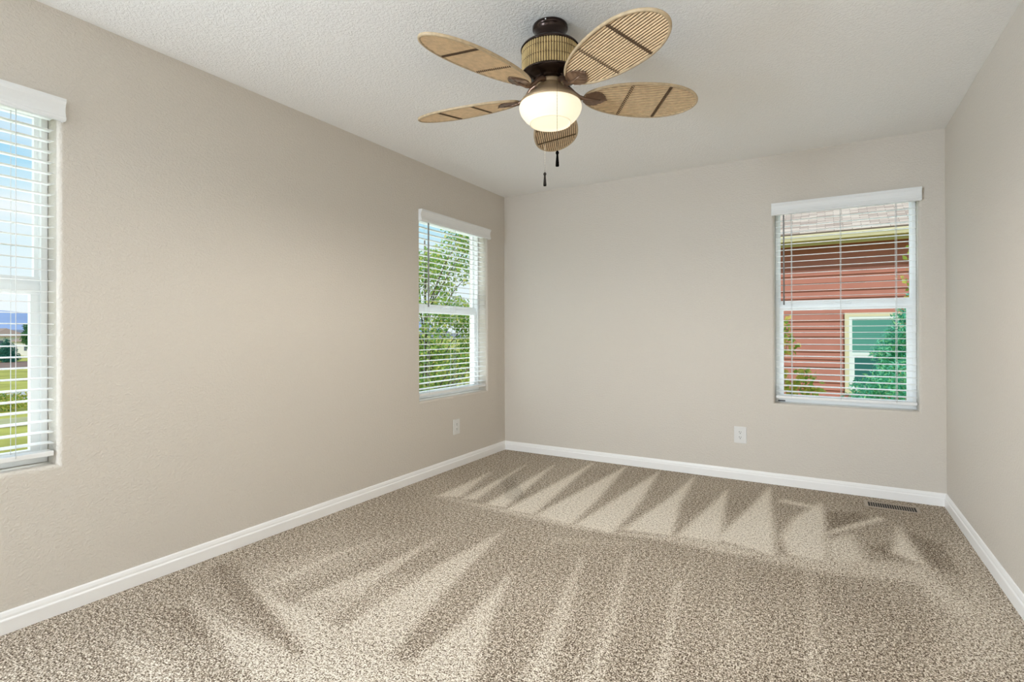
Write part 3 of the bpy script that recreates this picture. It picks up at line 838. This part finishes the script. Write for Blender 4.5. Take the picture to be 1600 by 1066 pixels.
# --- conifer between the houses
rnd = random.Random(3)
t = empty('conifer', (4.0, 4.6, GZ)); tag(t, 'blue green conifer in front of the neighbouring house window', 'tree')
cl = []
for i in range(60):
    z = -1.6 + 3.7*i/59; rr = min(1.25, 0.50*(2.2-z))
    for k in range(4+int(9*rr)):
        a = rnd.uniform(0, 2*PI); q = rr*rnd.uniform(0.6, 1.0)
        cl.append(((q*math.cos(a), q*math.sin(a), z-GZ+rnd.uniform(-.05,.05)), (0.15, 0.15, 0.13)))
foliage('foliage', cl, 60000, 0.07, M['needle'], t, rnd, elong=3.6, shell=0.0)
mb = MB(); mb.tube([(0,0,0), (0,0,2.4), (0,0,4.6)], [0.09, 0.06, 0.01]); mb.build('trunk', M['bark'], t)

# --- young leafy tree left in the back window
def sapling(loc, h, spots, n_leaf, size, m, label, seed, cat='tree', name='young_tree', stems=None):
    rnd = random.Random(seed)
    t = empty(name, loc); tag(t, label, cat)
    foliage('foliage', spots, n_leaf, size, m, t, rnd, elong=1.3, shell=0.0)
    mb = MB(); mb.tube([(0,0,0), (0.03,0.02,h*0.5), (0.0,0.0,h)], [0.03, 0.02, 0.006])
    for c, r_ in spots:
        mb.tube([(0, 0, max(0.2, c[2]-0.6)), (c[0]*0.5, c[1]*0.5, c[2]-0.2), (c[0], c[1], c[2]+r_[2]*0.6)], [0.008, 0.006, 0.002], 5)
    mb.build('trunk', M['bark'], t)
    return t
g_ = -GZ
sapling((2.20, 2.3, GZ), g_+1.35, [((0.06,0,g_+1.14),(0.11,0.12,0.14)), ((0.12,0,g_+0.98),(0.10,0.12,0.10)), ((0.0,0,g_+0.80),(0.08,0.15,0.22)), ((0.08,0,g_+0.45),(0.12,0.15,0.22)), ((0.30,0.1,g_+0.50),(0.14,0.15,0.24)), ((-0.1,0,g_+1.55),(0.16,0.1,0.12)), ((0.2,0,g_+0.15),(0.3,0.2,0.2))],
        620, 0.072, M['leaf2'], 'thin young tree with yellow green leaves beyond the back wall window', 5)
sapling((3.52, 2.3, GZ), g_+1.7, [((-0.12,0,g_+1.62),(0.10,0.10,0.20)), ((0.05,0,g_+1.9),(0.2,0.2,0.3)), ((0.1,0,g_+1.1),(0.2,0.2,0.3))],
        200, 0.06, M['leaf2'], 'pale leafy twigs above the conifer at the right edge of the back wall window', 9)

# --- trees beyond the left wall window near the corner
def tree(loc, trunk, clumps, n_leaf, size, m, label, seed, name='leafy_tree', cat='tree', group=None):
    rnd = random.Random(seed)
    t = empty(name, loc); tag(t, label, cat, group)
    foliage('foliage', clumps, n_leaf, size, m, t, rnd, elong=1.25, shell=0.1)
    mb = MB(); mb.tube([(0,0,0), (0.05,0,trunk*0.5), (0,0.03,trunk)], [0.05, 0.03, 0.01])
    for c, r_ in clumps:
        mb.tube([(0, 0, min(trunk*0.9, max(0.5, c[2]-1.2))), (c[0]*0.6, c[1]*0.6, c[2]-0.35), c], [0.013, 0.009, 0.003], 6)
    mb.build('trunk', M['bark'], t)
    return t
cl = []
rnd = random.Random(11)
for i in range(34):
    a = rnd.uniform(0, 2*PI); z = rnd.uniform(-0.3, 2.3); q = rnd.uniform(0.1, 1.0)*(1.25 - 0.35*abs(z-1)/1.3)
    cl.append(((q*math.cos(a), q*math.sin(a), z + 2.9), (0.34, 0.34, 0.26)))
tree((-2.75, 2.05, GZ), 5.2, cl, 21000, 0.044, M['leaf'], 'tall leafy green tree beyond the left wall window by the corner', 21)
cl = []
for i in range(26):
    a = rnd.uniform(0, 2*PI); q = rnd.uniform(0.0, 1.9)
    cl.append(((q*math.cos(a), q*math.sin(a)*1.4, rnd.uniform(0.4, 3.1)), (0.5, 0.5, 0.45)))
tree((-4.6, 5.2, GZ), 2.6, cl, 9000, 0.085, M['leaf2'], 'broad yellow green shrub behind the tall leafy tree', 22, name='shrub', cat='shrub')
cl = []
for i in range(20):
    a = rnd.uniform(0, 2*PI); q = rnd.uniform(0.2, 1.8)
    cl.append(((q*math.cos(a), q*math.sin(a), rnd.uniform(1.2, 3.4)), (0.6, 0.6, 0.5)))
tree((-7.2, 6.4, GZ), 3.0, cl, 5000, 0.11, M['bush'], 'dark green shrub farther back behind the yellow green one', 23, name='shrub', cat='shrub')

# --- the view through the left edge window
def WD(d, off=0.0):
    """a spot on the meadow, d metres out along the view through that window"""
    return Vector((2.656 - 0.961*d + 0.276*off, -4.335 + 0.276*d + 0.961*off, 0))
def strip(name, d0, d1, m, label):
    mb = MB(); a, b = WD(d0, -12), WD(d0, 60); c, e_ = WD(d1, 60), WD(d1, -12)
    mb.add([(a.x,a.y,GZ+0.02), (b.x,b.y,GZ+0.02), (c.x,c.y,GZ+0.02), (e_.x,e_.y,GZ+0.02)], [(0,1,2,3)])
    o = mb.build(name, m); o['kind'] = 'structure'; o['label'] = label; return o
strip('path', 41, 46, M['path'], 'pale path across the meadow')
strip('dry_grass_strip', 29, 32, M['dry'], 'dry grass band across the meadow')
strip('field', 78, 97, M['soil'], 'brown field in front of the far houses')
def ridge(name, d, base, hs, m, thick, label, s0, s1, seed):
    rnd = random.Random(seed); mb = MB(); N = 60; vs = []
    prof = []
    h = 0
    for i in range(N+1):
        u = i/N
        h = hs*(0.80 + 0.20*math.sin(u*9+seed) + 0.10*math.sin(u*23+1.7*seed) + 0.04*rnd.uniform(-1,1))
        prof.append(h)
    for i in range(N+1):
        off = s0 + (s1-s0)*i/N
        p = WD(d, off); q = WD(d+thick, off)
        vs += [(p.x, p.y, base), ((p.x+q.x)/2, (p.y+q.y)/2, base+prof[i]), (q.x, q.y, base)]
    fs = []
    for i in range(N):
        fs += [(i*3, (i+1)*3, (i+1)*3+1, i*3+1), (i*3+1, (i+1)*3+1, (i+1)*3+2, i*3+2)]
    mb.add(vs, fs, True); o = mb.build(name, m); tag(o, label, 'mountain')
    return o
ridge('mountain', 560, GZ, 34.0, M['mountain'], 160, 'mountain ridge painted haze blue on the horizon beyond the left edge window', -140, 420, 2)
ridge('foothill', 300, GZ, 5.5, M['foothill'], 60, 'low dark hill line below the blue mountain ridge', -90, 240, 5)
def far_house(d, off, w, h, label, rz=0.3):
    p = WD(d, off); t = empty('far_house', (p.x, p.y, GZ), rz); tag(t, label, 'house', 'houses far across the meadow')
    mb = MB(); mb.box((-w/2, -3, 0), (w/2, 3, h)); mb.build('wall', M['far_wall'], t)
    mb = MB(); hh = h+1.7
    mb.add([(-w/2-.4,-3.4,h),(w/2+.4,-3.4,h),(w/2+.4,3.4,h),(-w/2-.4,3.4,h),(-w/2+1.5,0,hh),(w/2-1.5,0,hh)], [(0,1,5,4),(1,2,5),(2,3,4,5),(3,0,4),(3,2,1,0)]); mb.build('roof', M['far_roof'], t)
    for sx_ in (-0.28, 0.28):
        for fx in (-3.03, 3.03):
            mb = MB(); mb.box((w*sx_-0.6, min(fx, fx*0.99), h*0.35), (w*sx_+0.6, max(fx, fx*0.99), h*0.75)); mb.build('window', M['far_dark'], t)
        mb = MB(); mb.box((w/2-0.02, sx_*6-0.6, h*0.35), (w/2+0.03, sx_*6+0.6, h*0.75)); mb.build('window', M['far_dark'], t)
    return t
far_house(126, 3.2, 8, 2.4, 'white walled far house beside the far conifer, right of the brown roofed one', 0.0)
far_house(152, -3.4, 12, 3.2, 'brown roofed far house behind the far conifer, left of the white one', 0.1)
cl = [((0.9*math.cos(k*2.4)*(1-k/26), 0.9*math.sin(k*2.4)*(1-k/26), 0.3+k*0.115), (0.95*(1-k/30), 0.95*(1-k/30), 0.28)) for k in range(24)]
rnd = random.Random(31)
p = WD(96, -1.1); t = empty('conifer', (p.x, p.y, GZ)); tag(t, 'wide dark conifer far across the meadow beyond the left edge window', 'tree')
foliage('foliage', cl, 5000, 0.22, M['needle_far'], t, rnd, elong=3, shell=0.0); mb = MB(); mb.tube([(0,0,0),(0,0,2.9)], [0.15,0.03]); mb.build('trunk', M['bark'], t)
cl = [((rnd.uniform(-.5,.5), rnd.uniform(-.5,.5), 1.8+k*0.25), (0.75*(1-abs(k-6)/12), 0.75*(1-abs(k-6)/12), 0.4)) for k in range(14)]
p = WD(112, 1.25)
tree((p.x, p.y, GZ), 4.9, cl, 2600, 0.22, M['bush'], 'slim round topped green tree by the white far house', 33)
rnd = random.Random(40); p = WD(37, 0.0)
cl = [((rnd.uniform(-2.2,2.2), rnd.uniform(-2.2,2.2), rnd.uniform(0.1,0.40)), (0.7, 0.7, 0.28)) for _ in range(22)]
t = empty('bush', (p.x, p.y, GZ)); tag(t, 'low spreading yellow green bush on the meadow beyond the left edge window', 'bush')
foliage('foliage', cl, 4200, 0.13, M['leaf2'], t, rnd, elong=1.6, shell=0.0)
mb = MB()
for c, r_ in cl[:10]: mb.tube([(c[0]*0.6, c[1]*0.6, 0), (c[0], c[1], c[2]+0.1)], [0.02, 0.008], 5)
mb.build('stems', M['bark'], t)
